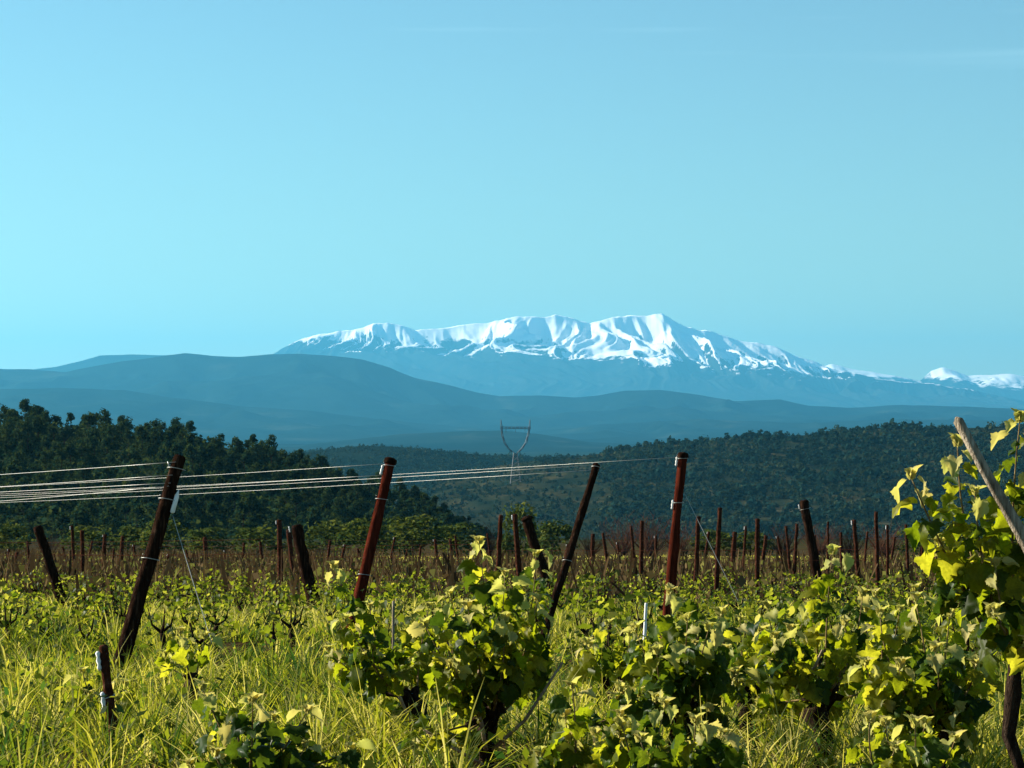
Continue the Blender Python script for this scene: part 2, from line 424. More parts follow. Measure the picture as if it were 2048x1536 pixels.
def spur_soft(s1, amp, seed):
    def f(x, y, v, cz):
        return np.clip(v * 6, 0, 1) * (1 - v) * amp * (ridged(x / s1 + 0.3 * noise2(x / s1, y / s1, seed + 9), y / (s1 * 2.2), 4, seed) - 0.7)
    return f
FAINT = [(-200, 742), (0, 738), (60, 740), (110, 734), (160, 722), (200, 711), (260, 709), (330, 711), (380, 708), (470, 716), (560, 725), (700, 750), (900, 800)]
hill('ridge', 'palest low ridge on the far left', FAINT, 35000, 5000, 3000, -20, M['far_ridge'], 260, 40, 1.3, spur_soft(1800., 200, 71), 18, 1 / 800., 12, 500, 'ridge')
RIDGE_A = [(-300, 735), (0, 738), (60, 738), (130, 744), (200, 730), (250, 722), (300, 716), (370, 706), (420, 712), (480, 714), (540, 709), (600, 708), (650, 710), (720, 718), (780, 735),
           (830, 756), (900, 771), (960, 786), (1000, 792), (1080, 791), (1150, 795), (1200, 790), (1250, 781), (1320, 780), (1400, 790), (1470, 802), (1560, 799), (1620, 812),
           (1700, 815), (1800, 810), (1900, 812), (2048, 818), (2400, 820)]
hill('ridge', 'long hazy blue ridge below the snow-capped massif', RIDGE_A, 25500, 5500, 3000, -100, M['far_ridge'], 500, 70, 1.1, spur_soft(1500., 260, 81), 9, 1 / 420., 14, 600, 'ridge')
RIDGE_B = [(-300, 775), (0, 778), (120, 776), (250, 781), (350, 796), (480, 812), (620, 822), (760, 838), (900, 852), (1050, 865), (1200, 850), (1400, 838), (1600, 846), (1800, 838), (2048, 842), (2400, 845)]
hill('ridge', 'lower hazy ridge in front of the long blue one', RIDGE_B, 20000, 4000, 2500, -108, M['far_ridge'], 400, 50, 1.1, spur_soft(1100., 150, 91), 8, 1 / 330., 17, 600, 'ridge')
RIDGE_C = [(-200, 870), (300, 880), (600, 890), (700, 880), (800, 868), (900, 863), (1000, 861), (1080, 868), (1180, 884), (1300, 890), (1500, 880), (2048, 880)]
hill('ridge', 'lowest hazy ridge behind the pylon', RIDGE_C, 14000, 2500, 1500, -113, M['far_ridge'], 300, 40, 1.1, spur_soft(800., 40, 95), 5, 1 / 250., 19, 600, 'ridge')
MID = [(300, 960), (450, 925), (540, 908), (620, 903), (680, 895), (740, 891), (800, 893), (860, 899), (930, 907), (1000, 911), (1080, 914), (1160, 915), (1300, 918), (1600, 925)]
_, z_mid = hill('hill', 'dark wooded knoll in the gap left of the pylon', MID, 4200, 900, 500, -106, M['far_forest'], 320, 50, 1.0, spur_soft(160., 7, 97), 2.5, 1 / 40., 23, 400)
RIGHT = [(700, 1010), (800, 985), (900, 952), (1000, 930), (1080, 920), (1150, 914), (1200, 906), (1260, 895), (1340, 888), (1400, 884), (1500, 873), (1560, 872), (1660, 866), (1700, 859), (1760, 854), (1850, 856), (1900, 857), (1990, 854), (2048, 856), (2200, 850), (2500, 870)]
D_R = 3000.0
_, z_right = hill('hill', 'broad scrub-covered hill on the right', RIGHT, D_R, 1100, 600, -100, M['garrigue'], 420, 90, 0.85, spur_soft(190., 13, 99), 3.0, 1 / 90., 29, 500)
LEFT = [(-500, 835), (-200, 845), (0, 858), (100, 858), (200, 866), (300, 874), (400, 884), (450, 896), (520, 918), (600, 938), (660, 958), (720, 978), (800, 1000), (870, 1022), (940, 1055), (1000, 1090), (1080, 1130)]
D_L = 720.0
D_M = 4200.0
_, z_left = hill('hill', 'near pine-covered hill on the left', LEFT, D_L, 330, 200, -34, M['forest_floor'], 300, 60, 0.8, spur_soft(70., 3.0, 103), 0.8, 1 / 25., 31, 120)

# ------------------------------------------------------------------ haze
hb = MB().box((0, 30000, 1025), (120000, 70000, 2310))
hm = bpy.data.materials.new('haze'); hm.use_nodes = True
hn, hl = hm.node_tree.nodes, hm.node_tree.links; hn.clear()
ho = hn.new("ShaderNodeOutputMaterial"); pv = hn.new("ShaderNodeVolumePrincipled")
pv.inputs['Color'].default_value = HAZE_COLOR
pv.inputs['Density'].default_value = HAZE_DENSITY
pv.inputs['Anisotropy'].default_value = 0.35
hl.new(pv.outputs[0], ho.inputs['Volume'])
haze = obj('haze', hb.mesh('haze', hm)); tag(haze, 'thin pale blue haze filling the air', 'haze', kind='stuff')

# ------------------------------------------------------------------ foliage shapes
def leaf_quads(c, nrm, size, r, asp=0.6, nv=4):
    """small leaf-shaped quads: centres c (n,3), normals nrm (n,3)"""
    n_ = len(c)
    a = r.normal(size=(n_, 3)); a -= nrm * (a * nrm).sum(1)[:, None]; a /= np.linalg.norm(a, axis=1)[:, None] + 1e-9
    b_ = np.cross(nrm, a)
    s = (size * np.ones(n_))[:, None]
    v = np.stack([c - a * s * 0.5, c + b_ * s * asp * 0.5, c + a * s * 0.5, c - b_ * s * asp * 0.5], 1).reshape(-1, 3)
    f = np.arange(n_ * 4).reshape(-1, 4)
    return v, f

def crown_mesh(name, r, h, w, clumps, per, leaf, mat, base=0.25, conic=0.5, tint=(0.0, 1.0)):
    """crown of many leaf clumps spread through an uneven volume"""
    C, N, T = [], [], []
    for k in range(clumps):
        t = r.uniform(0, 1); z = h * (base + (1 - base) * t)
        rad = w / 2 * (1 - conic * t ** 1.3) * (0.55 + 0.45 * math.sin(math.pi * min(1, t * 1.15 + 0.12)))
        an = r.uniform(0, 2 * math.pi); q = rad * math.sqrt(r.uniform(0.15, 1.0))
        c = np.array([q * math.cos(an), q * math.sin(an), z])
        cr_ = w * r.uniform(0.13, 0.24)
        d_ = r.normal(size=(per, 3)); d_ /= np.linalg.norm(d_, axis=1)[:, None]
        C.append(c + d_ * np.array([1, 1, 0.8]) * cr_ * r.uniform(0.6, 1.05, per)[:, None])
        nn = d_ + r.normal(size=(per, 3)) * 0.55; nn[:, 2] += 0.25
        N.append(nn / np.linalg.norm(nn, axis=1)[:, None])
        tb = r.uniform(0.1, 0.9)
        T.append(np.clip(tb + r.normal(size=per) * 0.2, 0, 1))
    C = np.concatenate(C); N = np.concatenate(N); T = np.concatenate(T)
    v, f = leaf_quads(C, N, leaf * r.uniform(0.6, 1.4, len(C)), r)
    return np_mesh(name, v, f, mat, False, {'tint': np.repeat(tint[0] + (tint[1] - tint[0]) * T, 4)})

def trunk_mesh(name, h, rad, r, mat, limbs=5):
    b_ = MB()
    pts = [(0, 0, -0.4)]; lean = (r.uniform(-.06, .06), r.uniform(-.06, .06))
    for k in range(1, 7): pts.append((lean[0] * k * h / 6 + r.uniform(-.04, .04) * rad * 8, lean[1] * k * h / 6, h * k / 6))
    b_.add(tube(pts, [rad * (1.25 - 0.17 * k) for k in range(7)], 6))
    for k in range(limbs):
        z = h * r.uniform(0.35, 0.9); an = r.uniform(0, 6.28); L_ = h * r.uniform(0.18, 0.32)
        i = min(5, int(z / h * 6)); p = Vector(pts[i]).lerp(Vector(pts[i + 1]), z / h * 6 - i)
        b_.add(tube([p, p + Vector((math.cos(an) * L_ * .6, math.sin(an) * L_ * .6, L_ * .3)), p + Vector((math.cos(an) * L_, math.sin(an) * L_, L_ * .65))], [rad * .45, rad * .3, rad * .12], 5))
    return b_.mesh(name, mat, True)

# ------------------------------------------------------------------ pines on the left hill
pine_kinds = []
for k in range(7):
    hgt = rng.uniform(5.8, 8.2); wdt = rng.uniform(4.6, 6.2)
    cone = rng.uniform(0.3, 0.75)
    pine_kinds.append((trunk_mesh('pine_trunk', hgt * 0.85, 0.17, rnd, M['bark']),
                       crown_mesh('pine_crown', rng, hgt, wdt, 26, 40, 0.62, M['pine'], 0.16, cone)))
spots = []
tries = 0
while len(spots) < 300 and tries < 60000:
    tries += 1
    y = D_L - 300 * rng.uniform(0, 1) ** 1.15 + 12
    px = rng.uniform(-90, 960); x = X(px, y)
    z = float(z_left(x, y)); py = HY + F * (EYE - z) / y
    if py > 1105: continue
    md = 3.7 if y > D_L - 60 else 5.0
    if any((x - a) ** 2 + ((y - b_) * 0.75) ** 2 < md ** 2 for a, b_, _ in spots): continue
    spots.append((x, y, z))
for i, (x, y, z) in enumerate(spots):
    tm, cm = pine_kinds[i % len(pine_kinds)]
    s = rng.uniform(0.62, 1.08) * float(np.interp(x / y * F + 1024, [0, 600, 950], [1, .95, .62]))
    t = thing('pine_tree', (x, y, z - 0.3), 'dark green pine tree in the wood covering the near left hill', 'tree', 'pines on the near left hill', rng.uniform(0, 6.28))
    t.scale = (s * rng.uniform(.9, 1.1), s * rng.uniform(.9, 1.1), s * rng.uniform(.85, 1.15))
    obj('trunk', tm, t); obj('crown', cm, t)

nU = 4200
uy = D_L - 320 * rng.uniform(0, 1, nU) + 8; ux = X(rng.uniform(-150, 1000, nU), uy); uz = z_left(ux, uy)
us_ = rng.uniform(1.1, 2.6, nU); per = 16
C = np.repeat(np.stack([ux, uy, uz], -1), per, 0); S = np.repeat(us_, per)
d_ = rng.normal(size=(len(C), 3)); d_ /= np.linalg.norm(d_, axis=1)[:, None]; d_[:, 2] = np.abs(d_[:, 2])
nn = d_ + rng.normal(size=d_.shape) * 0.4; nn /= np.linalg.norm(nn, axis=1)[:, None]
v, f = leaf_quads(C + d_ * S[:, None] * np.array([.7, .7, 1.0]), nn, S * rng.uniform(.35, .7, len(S)), rng, .7)
tn = np.clip(np.repeat(rng.uniform(0, 1, nU), per) + rng.normal(size=len(S)) * .15, 0, 1)
o = obj('undergrowth', np_mesh('undergrowth', v, f, M['pine'], False, {'tint': np.repeat(tn, 4)}))
tag(o, 'dark green undergrowth between the pines on the left hill', 'undergrowth', kind='stuff')

# ------------------------------------------------------------------ scrub wood on the right hill: one mass
def scrub(name, label, zf, d, depth, px0, px1, n_, dens_f, s0, s1, per):
    px = rng.uniform(px0, px1, n_); yy = d - depth * rng.uniform(0, 1, n_) ** 1.2 + 6
    xx = X(px, yy); zz = zf(xx, yy)
    keep = rng.uniform(0, 1, n_) < dens_f(px, xx, yy)
    xx, yy, zz, px = xx[keep], yy[keep], zz[keep], px[keep]
    sz = np.clip(s0 * np.exp(rng.normal(size=len(xx)) * 0.38), s0 * .4, s1) * np.where(px < 1200, 0.6, 1.0) * (1 + .5 * fbm(xx / 70., yy / 120., 2, 215))
    C = np.repeat(np.stack([xx, yy, zz], -1), per, 0); S = np.repeat(sz, per)
    d_ = rng.normal(size=(len(C), 3)); d_ /= np.linalg.norm(d_, axis=1)[:, None]; d_[:, 2] = np.abs(d_[:, 2])
    P = C + d_ * S[:, None] * np.array([0.55, 0.55, 0.9]) * rng.uniform(.6, 1.1, len(C))[:, None]
    nn = d_ + rng.normal(size=d_.shape) * 0.5; nn /= np.linalg.norm(nn, axis=1)[:, None]
    v, f = leaf_quads(P, nn, S * rng.uniform(0.3, 0.7, len(S)), rng, 0.75)
    tn = np.clip(np.repeat(rng.uniform(0, 1, len(xx)) * .7 + .5 * fbm(xx / 120., yy / 120., 2, 219), per) + rng.normal(size=len(S)) * 0.15, 0, 1)
    o = obj(name, np_mesh(name, v, f, M['scrub'], False, {'tint': np.repeat(tn, 4)}))
    tag(o, label, 'scrub', kind='stuff')
scrub('scrub_wood', 'dark evergreen scrub covering the broad hill on the right', z_right, D_R, 1050, 640, 2300, 13000,
      lambda px, x, y: 0.62 + 1.3 * fbm(x / 90., y / 160., 3, 201) + np.clip((px - 1180) / 250., 0.0, 0.4), 4.2, 10., 24)
scrub('knoll_wood', 'dark wood covering the knoll left of the pylon', z_mid, 4200, 800, 330, 1500, 9000, lambda px, x, y: 0.7 + 0.8 * fbm(x / 150., y / 200., 2, 205), 6.5, 12., 12)

# ------------------------------------------------------------------ pylon
D_P = 2700.0
pb = W(1031, 955, D_P)
zp = float(z_right(pb.x, D_P))
t = thing('electricity_pylon', (pb.x, D_P, zp), 'lattice pylon with forked head standing in the valley gap', 'pylon')
def U(px, py): return Vector((X(px, D_P) - pb.x, 0, EYE + (HY - py) / F * D_P - zp))
def strut(mb, a, b_, w=0.28): mb.add(tube([a, b_], [w, w], 4)); return mb
waist = U(1031, 905); hb_ = waist.z
def lat(mb, A, B, n_, w):
    """two chords A,B (lists of points) with cross bracing"""
    for q in (A, B):
        for i in range(len(q) - 1): strut(mb, q[i], q[i + 1], w)
    for i in range(len(A) - 1):
        strut(mb, A[i], B[i + 1], w * .55); strut(mb, B[i], A[i + 1], w * .55)
mbl = []
for sx, sy in ((-1, -1), (1, -1), (1, 1), (-1, 1)):
    mb = MB(); strut(mb, Vector((sx * 5.4, sy * 5.4, -1.0)), Vector((sx * 1.8, sy * 1.8, hb_)), 0.42)
    obj('leg', mb.mesh('leg', M['galvanised']), t)
mb = MB()
for sgn in range(4):
    cs_ = [(-1, -1), (1, -1), (1, 1), (-1, 1)]; a, b_ = cs_[sgn], cs_[(sgn + 1) % 4]
    for i in range(7):
        q0, q1 = i / 7, (i + 1) / 7
        w0, w1 = 5.4 + (1.8 - 5.4) * q0, 5.4 + (1.8 - 5.4) * q1
        strut(mb, Vector((a[0] * w0, a[1] * w0, hb_ * q0)), Vector((b_[0] * w1, b_[1] * w1, hb_ * q1)), .2)
        strut(mb, Vector((b_[0] * w0, b_[1] * w0, hb_ * q0)), Vector((a[0] * w1, a[1] * w1, hb_ * q1)), .2)
obj('lattice', mb.mesh('lattice', M['galvanised']), t)
for side, path in ((-1, [(1026, 905), (1017, 897), (1009, 885), (1004.5, 870), (1003, 855)]), (1, [(1036, 905), (1044, 897), (1052, 885), (1056.5, 870), (1059, 855)])):
    mb = MB(); off = Vector((0.75, 0, 0)); dep = Vector((0, 0.6, 0))
    A = [U(*p) - off for p in path]; B = [U(*p) + off for p in path]
    lat(mb, [q - dep for q in A], [q - dep for q in B], 4, .30); lat(mb, [q + dep for q in A], [q + dep for q in B], 4, .30)
    obj('fork_arm', mb.mesh('fork_arm', M['galvanised']), t)
    mb = MB(); tp = U(1002 if side < 0 else 1060, 839)
    for k in (-.8, .8): strut(mb, U(path[-1][0], 855) + Vector((k, 0, 0)), tp, .30)
    obj('peak', mb.mesh('peak', M['galvanised']), t)
mb = MB()
A = [U(1000 + 62 * i / 8, 857.5) for i in range(9)]; B = [U(1000 + 62 * i / 8, 854.0) for i in range(9)]
lat(mb, [a - Vector((0, .6, 0)) for a in A], [a - Vector((0, .6, 0)) for a in B], 8, .30); lat(mb, [a + Vector((0, .6, 0)) for a in A], [a + Vector((0, .6, 0)) for a in B], 8, .30)
obj('crossbeam', mb.mesh('crossbeam', M['galvanised']), t)
for pxi in (1012, 1031, 1050):
    mb = MB(); a = U(pxi, 857.5); mb.add(tube([a - Vector((0, 0, k * .5)) for k in range(9)], [.06, .17, .08, .17, .08, .17, .08, .17, .06], 6))
    obj('insulator', mb.mesh('insulator', M['rust']), t)

# ------------------------------------------------------------------ bushes where the field ends
ORD = ['first', 'second', 'third', 'fourth', 'fifth', 'sixth', 'seventh', 'eighth', 'ninth', 'tenth', 'eleventh', 'twelfth', 'thirteenth', 'fourteenth', 'fifteenth', 'sixteenth',
       'seventeenth', 'eighteenth', 'nineteenth', 'twentieth', 'twenty-first', 'twenty-second', 'twenty-third', 'twenty-fourth', 'twenty-fifth', 'twenty-sixth', 'twenty-seventh', 'twenty-eighth', 'twenty-ninth', 'thirtieth']
bush_k = [(trunk_mesh('bush_stem', 1.6, 0.07, rnd, M['bark']), crown_mesh('bush_crown', rng, 3.0, 3.8, 24, 46, 0.32, M['bush'], 0.08, 0.25)) for _ in range(5)]
def twig_shrub(r):
    b_ = MB(); n_ = 70
    vs, fs, tn = [], [], []
    for k in range(n_):
        an = r.uniform(0, 6.28); sp = r.uniform(0.05, 1.0); p = Vector((r.uniform(-.3, .3), r.uniform(-.3, .3), 0)); d0 = Vector((math.cos(an) * sp, math.sin(an) * sp, r.uniform(.7, 1.3)))
        pts = [p]
        for q in range(3):
            pts.append(pts[-1] + d0 * 0.75 + Vector((r.uniform(-.2, .2), r.uniform(-.2, .2), r.uniform(-.1, .15))))
        b_.add(tube(pts, [.03, .022, .016, .006], 3, False))
        for q in (1, 2, 3):
            e = pts[q]; b_.add(tube([e, e + Vector((r.uniform(-.5, .5), r.uniform(-.5, .5), r.uniform(.2, .6)))], [.014, .005], 3, False))
    me = b_.mesh('twigs', M['twig_red'])
    a = me.attributes.new('tint', 'FLOAT', 'POINT'); a.data.foreach_set('value', np.array([r.uniform(0, 1) for _ in range(len(me.vertices))], dtype=np.float32))
    return me
twig_k = [twig_shrub(rnd) for _ in range(3)]
# (px centre, px top row, px width, distance, kind)
BUSH = [(20, 1052, 90, 300, 0), (95, 1060, 60, 290, 1), (180, 1062, 110, 300, 2), (265, 1058, 80, 310, 0), (330, 1048, 100, 300, 0), (410, 1060, 90, 290, 0), (520, 1058, 110, 300, 0),
        (655, 1052, 110, 300, 0), (735, 1045, 110, 285, 0), (825, 1042, 120, 290, 0), (910, 1052, 100, 300, 0), (975, 1048, 70, 300, 1), (1040, 1022, 80, 320, 0), (1110, 1050, 90, 300, 0),
        (1180, 1062, 70, 290, 1), (1245, 1040, 90, 300, 1), (1300, 1030, 110, 290, 1), (1360, 1042, 90, 300, 1), (1430, 1066, 90, 300, 0), (1500, 1070, 80, 300, 0), (1570, 1052, 90, 300, 1),
        (1640, 1050, 90, 310, 1), (1700, 1052, 80, 290, 1), (1765, 1050, 90, 300, 1), (1840, 1058, 100, 300, 0), (1920, 1050, 100, 300, 0), (2000, 1052, 110, 300, 0), (2090, 1050, 120, 300, 0)]
for i, (bx_, top, wpx, d, kd) in enumerate(BUSH):
    x = X(bx_, d); z = gzf(x, d); hh = EYE + (HY - top) / F * d - z; ww = wpx / F * d
    if kd == 1:
        t = thing('bare_shrub', (x, d, z), f'leafless reddish-brown shrub, {ORD[i]} from the left along the field end', 'shrub', 'bushes along the field end', rnd.uniform(0, 6))
        obj('twigs', twig_k[i % 3], t, scale=(ww / 3.4, ww / 3.4, hh / 3.1))
    else:
        t = thing('bush', (x, d, z), f'dark green bush, {ORD[i]} from the left along the field end', 'bush', 'bushes along the field end', rnd.uniform(0, 6))
        tm, cm = bush_k[i % 5]
        sc_ = (ww / 3.6 * 1.15, ww / 3.6 * 1.15, hh / 2.95)
        obj('stem', tm, t, scale=sc_); obj('crown', cm, t, scale=sc_)

# ------------------------------------------------------------------ far vine rows: brown canes, one mass
ROW = Vector((-0.7, 1.0, 0)).normalized()
NRM = Vector((ROW.y, -ROW.x, 0))
def row_points(dmin, dmax, spacing, step, margin_px, jit, r):
    out = []
    a0, a1 = -int(400 / spacing), int(400 / spacing)
    for i in range(a0, a1):
        base = NRM * (i * spacing)
        k = np.arange(-300 / step, 480 / step)
        x = base.x + ROW.x * k * step + r.normal(size=len(k)) * jit; y = base.y + ROW.y * k * step + r.normal(size=len(k)) * jit
        ok = (y > dmin) & (y < dmax)
        pxx = x / np.maximum(y, 1e-3) * F + 1024
        ok &= (pxx > -margin_px) & (pxx < 2048 + margin_px)
        out.append(np.stack([x[ok], y[ok]], -1))
    return np.concatenate(out)
fp = row_points(46, 300, 2.6, 1.3, 260, 0.12, rng)
pxx = fp[:, 0] / fp[:, 1] * F + 1024
fp = fp[~((fp[:, 1] > 150) & (pxx > 760))]
fz = gz(fp[:, 0], fp[:, 1])
per = 7
C = np.repeat(np.stack([fp[:, 0], fp[:, 1], fz], -1), per, 0)
n_ = len(C)
hh = rng.uniform(0.2, 0.65, n_) * np.where(rng.uniform(0, 1, n_) < .3, 1.6, 1.0); wdt = rng.uniform(0.02, 0.06, n_)
an = rng.uniform(0, 6.28, n_); lean = rng.normal(size=(n_, 2)) * 0.22
base = C + np.stack([rng.normal(size=n_) * .18, rng.normal(size=n_) * .18, np.zeros(n_)], -1)
sx = np.stack([np.cos(an), np.sin(an), np.zeros(n_)], -1) * wdt[:, None]
tip = base + np.stack([lean[:, 0], lean[:, 1], hh], -1)
v1 = np.stack([base - sx, base + sx, tip + sx * .5, tip - sx * .5], 1).reshape(-1, 3)
t1_ = np.repeat(rng.uniform(0, 0.6, n_), 4)
nl = int(n_ * .45)
c2 = C[rng.integers(0, n_, nl)] + np.stack([rng.normal(size=nl) * .3, rng.normal(size=nl) * .3, rng.uniform(.1, .6, nl)], -1)
q = rng.normal(size=(nl, 3)); q /= np.linalg.norm(q, axis=1)[:, None]
v2, _ = leaf_quads(c2, q, rng.uniform(.12, .26, nl), rng, 0.8)
t2_ = np.repeat(rng.uniform(0.5, 1.0, nl), 4)
v = np.concatenate([v1, v2]); f = np.arange(len(v)).reshape(-1, 4)
o = obj('far_vine_rows', np_mesh('far_vine_rows', v, f, M['vine_far'], False, {'tint': np.concatenate([t1_, t2_])}))
tag(o, 'brown rows of far vines just budding before the bushes', 'vineyard', kind='stuff')

# ------------------------------------------------------------------ grass: one mass of blades
def blades(x, y, h, w, tint, lean, la):
    n_ = len(x); z = gz(x, y)
    an = rng.uniform(0, 6.28, n_)
    b0 = np.stack([x, y, z - 0.01], -1); s = np.stack([np.cos(an), np.sin(an), np.zeros(n_)], -1)
    ld = np.stack([np.cos(la), np.sin(la), np.zeros(n_)], -1) * (h * lean)[:, None]
    up = np.array([0, 0, 1.0])
    def ring(t, ww): 
        c = b0 + up * (h * (t - 0.25 * lean * t * t))[:, None] + ld * (t * t)
        return c - s * (w * ww)[:, None] / 2, c + s * (w * ww)[:, None] / 2
    R = [ring(0, 1), ring(0.4, 0.95), ring(0.75, 0.7), ring(1.0, 0.12)]
    V = np.stack([q for r_ in R for q in r_], 1).reshape(-1, 3)
    i = np.arange(n_)[:, None] * 8
    Fc = np.concatenate([i + np.array([[0, 1, 3, 2]]), i + np.array([[2, 3, 5, 4]]), i + np.array([[4, 5, 7, 6]])], 0)
    return V, Fc, np.repeat(tint, 8)
VV, FF, TT = [], [], []; off = 0
for dmin, dmax, n_, hmin, hmax, w0, tr in ((10.5, 20, 46000, .10, .34, .010, .045), (20, 42, 54000, .08, .28, .013, .06), (42, 110, 42000, .08, .24, .025, .12), (110, 320, 26000, .08, .22, .07, .3)):
    nt = n_ // 16
    ty = np.sqrt(rng.uniform(dmin ** 2, dmax ** 2, nt)); tx = rng.uniform(-1, 1, nt) * (ty * 0.215 + 2.2)
    pn = fbm(tx * 0.55, ty * 0.55, 3, 301); big = fbm(tx * 0.12, ty * 0.12, 2, 307)
    keep = rng.uniform(0, 1, nt) < 0.62 + 1.5 * pn
    tx, ty, pn, big = tx[keep], ty[keep], pn[keep], big[keep]
    th = np.exp(rng.normal(size=len(tx)) * .35) * (1 + .9 * pn)
    tt_ = rng.normal(size=len(tx)) * .2 + .3 * fbm(tx * .9, ty * .9, 2, 411) + .45 * big
    i = rng.integers(0, len(tx), n_)
    i = i[~((ty[i] > 52) & (ty[i] < 140) & (rng.uniform(0, 1, n_) < .6))]; n_ = len(i)
    loose = rng.uniform(0, 1, n_) < .25
    ra = np.abs(rng.normal(size=n_)) * tr * np.where(loose, 4, 1); aa = rng.uniform(0, 6.28, n_)
    x = tx[i] + ra * np.cos(aa); y = ty[i] + ra * np.sin(aa)
    pl = np.where(y < 45, 0.46, np.where(y > 150, 0.85, 0.6))
    tint = np.clip(pl + 1.2 * tt_[i] + rng.normal(size=n_) * 0.2, 0.0, 1)
    h = np.minimum(rng.uniform(hmin, hmax, n_) * th[i], .42)
    w = w0 * rng.uniform(.6, 1.3, n_)
    tall = rng.uniform(0, 1, n_) < 0.035
    h = np.where(tall, h * rng.uniform(1.0, 1.45, n_), h); w = np.where(tall, w * .7, w); tint = np.where(tall, rng.uniform(.75, 1, n_), tint)
    V, Fc, T = blades(x, y, h, w, tint, np.clip(ra / tr * .45 + rng.uniform(.0, .5, n_), .05, 1.3) * np.where(tall, .3, 1), np.where(loose, rng.uniform(0, 6.28, n_), aa + rng.normal(size=n_) * .5))
    VV.append(V); FF.append(Fc + off); TT.append(T); off += len(V)
for dmin, dmax, n_, s0, s1 in ((10.5, 22, 16000, .025, .075), (22, 60, 14000, .05, .11)):
    y = np.sqrt(rng.uniform(dmin ** 2, dmax ** 2, n_)); x = rng.uniform(-1, 1, n_) * (y * .215 + 2.2)
    pn = fbm(x * .8, y * .8, 3, 501); k_ = rng.uniform(0, 1, n_) < .35 + 1.6 * pn; x, y, pn = x[k_], y[k_], pn[k_]
    c = np.stack([x, y, gz(x, y) + rng.uniform(.02, .30, len(x)) * (1 + pn)], -1)
    q = rng.normal(size=(len(x), 3)); q[:, 2] += .4; q /= np.linalg.norm(q, axis=1)[:, None]
    V, Fc = leaf_quads(c, q, rng.uniform(s0, s1, len(x)), rng, .6)
    VV.append(V); FF.append(Fc + off); TT.append(np.repeat(np.clip(rng.normal(size=len(x)) * .2 + .3, 0, 1), 4)); off += len(V)
o = obj('grass', np_mesh('grass', np.concatenate(VV), np.concatenate(FF), M['grass'], True, {'tint': np.concatenate(TT)}))
tag(o, 'tall yellow-green grass growing between the vines', 'grass', kind='stuff')

# ------------------------------------------------------------------ vines
HALF = [(0.0, 0.0), (0.15, -0.14), (0.27, -0.08), (0.37, -0.12), (0.42, 0.02), (0.51, 0.06), (0.43, 0.22), (0.56, 0.30), (0.55, 0.43), (0.62, 0.52), (0.48, 0.57), (0.42, 0.68), (0.33, 0.62), (0.33, 0.80), (0.20, 0.83), (0.13, 0.94), (0.0, 1.05)]
def leaf_mesh(name, r, mat, fold=0.25, cup=0.2, wav=0.05, wid=1.0):
    """five-lobed toothed blade, folded along the midrib, cupped and puckered between the veins (46 triangles)"""
    ph, ph2 = r.uniform(0, 6), r.uniform(0, 6)
    def zz(x, y): return fold * abs(x) - cup * (y - 0.4) ** 2 - cup * 0.9 * x * x + wav * math.sin(10 * abs(x) + 7 * y + ph) + wav * .6 * math.sin(13 * x + ph2)
    vs = [Vector((0, y, zz(0, y) - .02)) for y in (0.0, 0.35, 0.68, 1.05)]; fs = []
    for sg in (1, -1):
        idx = [0]
        for (x, y) in HALF[1:-1]:
            x2 = x * sg * wid * r.uniform(.93, 1.07); y2 = y + r.uniform(-.025, .025)
            vs.append(Vector((x2, y2, zz(x2, y2) + r.uniform(-.02, .02)))); idx.append(len(vs) - 1)
        idx.append(3)
        inner = []
        for (x, y) in ((.2, .04), (.28, .24), (.26, .46), (.14, .68)):
            x2 = x * sg * wid; vs.append(Vector((x2, y, zz(x2, y) + wav * .5))); inner.append(len(vs) - 1)
        near_i = [0, 0, 0, 0, 0, 1, 1, 1, 2, 2, 2, 2, 3, 3, 3, 3]
        tri = []
        for k in range(16):
            tri.append((idx[k], idx[k + 1], inner[near_i[k]]))
            if k < 15 and near_i[k + 1] != near_i[k]: tri.append((idx[k + 1], inner[near_i[k + 1]], inner[near_i[k]]))
        tri += [(0, inner[0], 1), (inner[0], inner[1], 1), (inner[1], 2, 1), (inner[1], inner[2], 2), (inner[2], inner[3], 2), (inner[3], 3, 2)]
        if sg < 0: tri = [t_[::-1] for t_ in tri]
        fs += tri
    return mk_mesh(name, vs, fs, True, mat)
LEAVES = [leaf_mesh('leaf', rnd, M['leaf'], rnd.uniform(.15, .7), rnd.uniform(.2, .9), .095, rnd.uniform(.85, 1.1)) for _ in range(11)]
LEAVES_D = [leaf_mesh('leaf', rnd, M['leaf_dark'], rnd.uniform(.15, .7), rnd.uniform(.2, .9), .095, rnd.uniform(.9, 1.1)) for _ in range(5)]
TIPS = [leaf_mesh('leaf', rnd, M['leaf_tip'], rnd.uniform(.5, .9), rnd.uniform(.2, .8), .06, rnd.uniform(.6, .9)) for _ in range(4)]

def bez(a, b_, c, n_):
    return [a * (1 - t) ** 2 + b_ * 2 * t * (1 - t) + c * t * t for t in [i / (n_ - 1) for i in range(n_)]]

def leaf_matrix(p, ext, nrm, s):
    ext = ext.normalized(); nrm = (nrm - ext * nrm.dot(ext))
    if nrm.length < 1e-3: nrm = ext.orthogonal()
    nrm.normalize(); xa = ext.cross(nrm)
    m_ = Matrix((xa, ext, nrm)).transposed().to_4x4()
    return Matrix.Translation(p) @ m_ @ Matrix.Scale(s, 4)

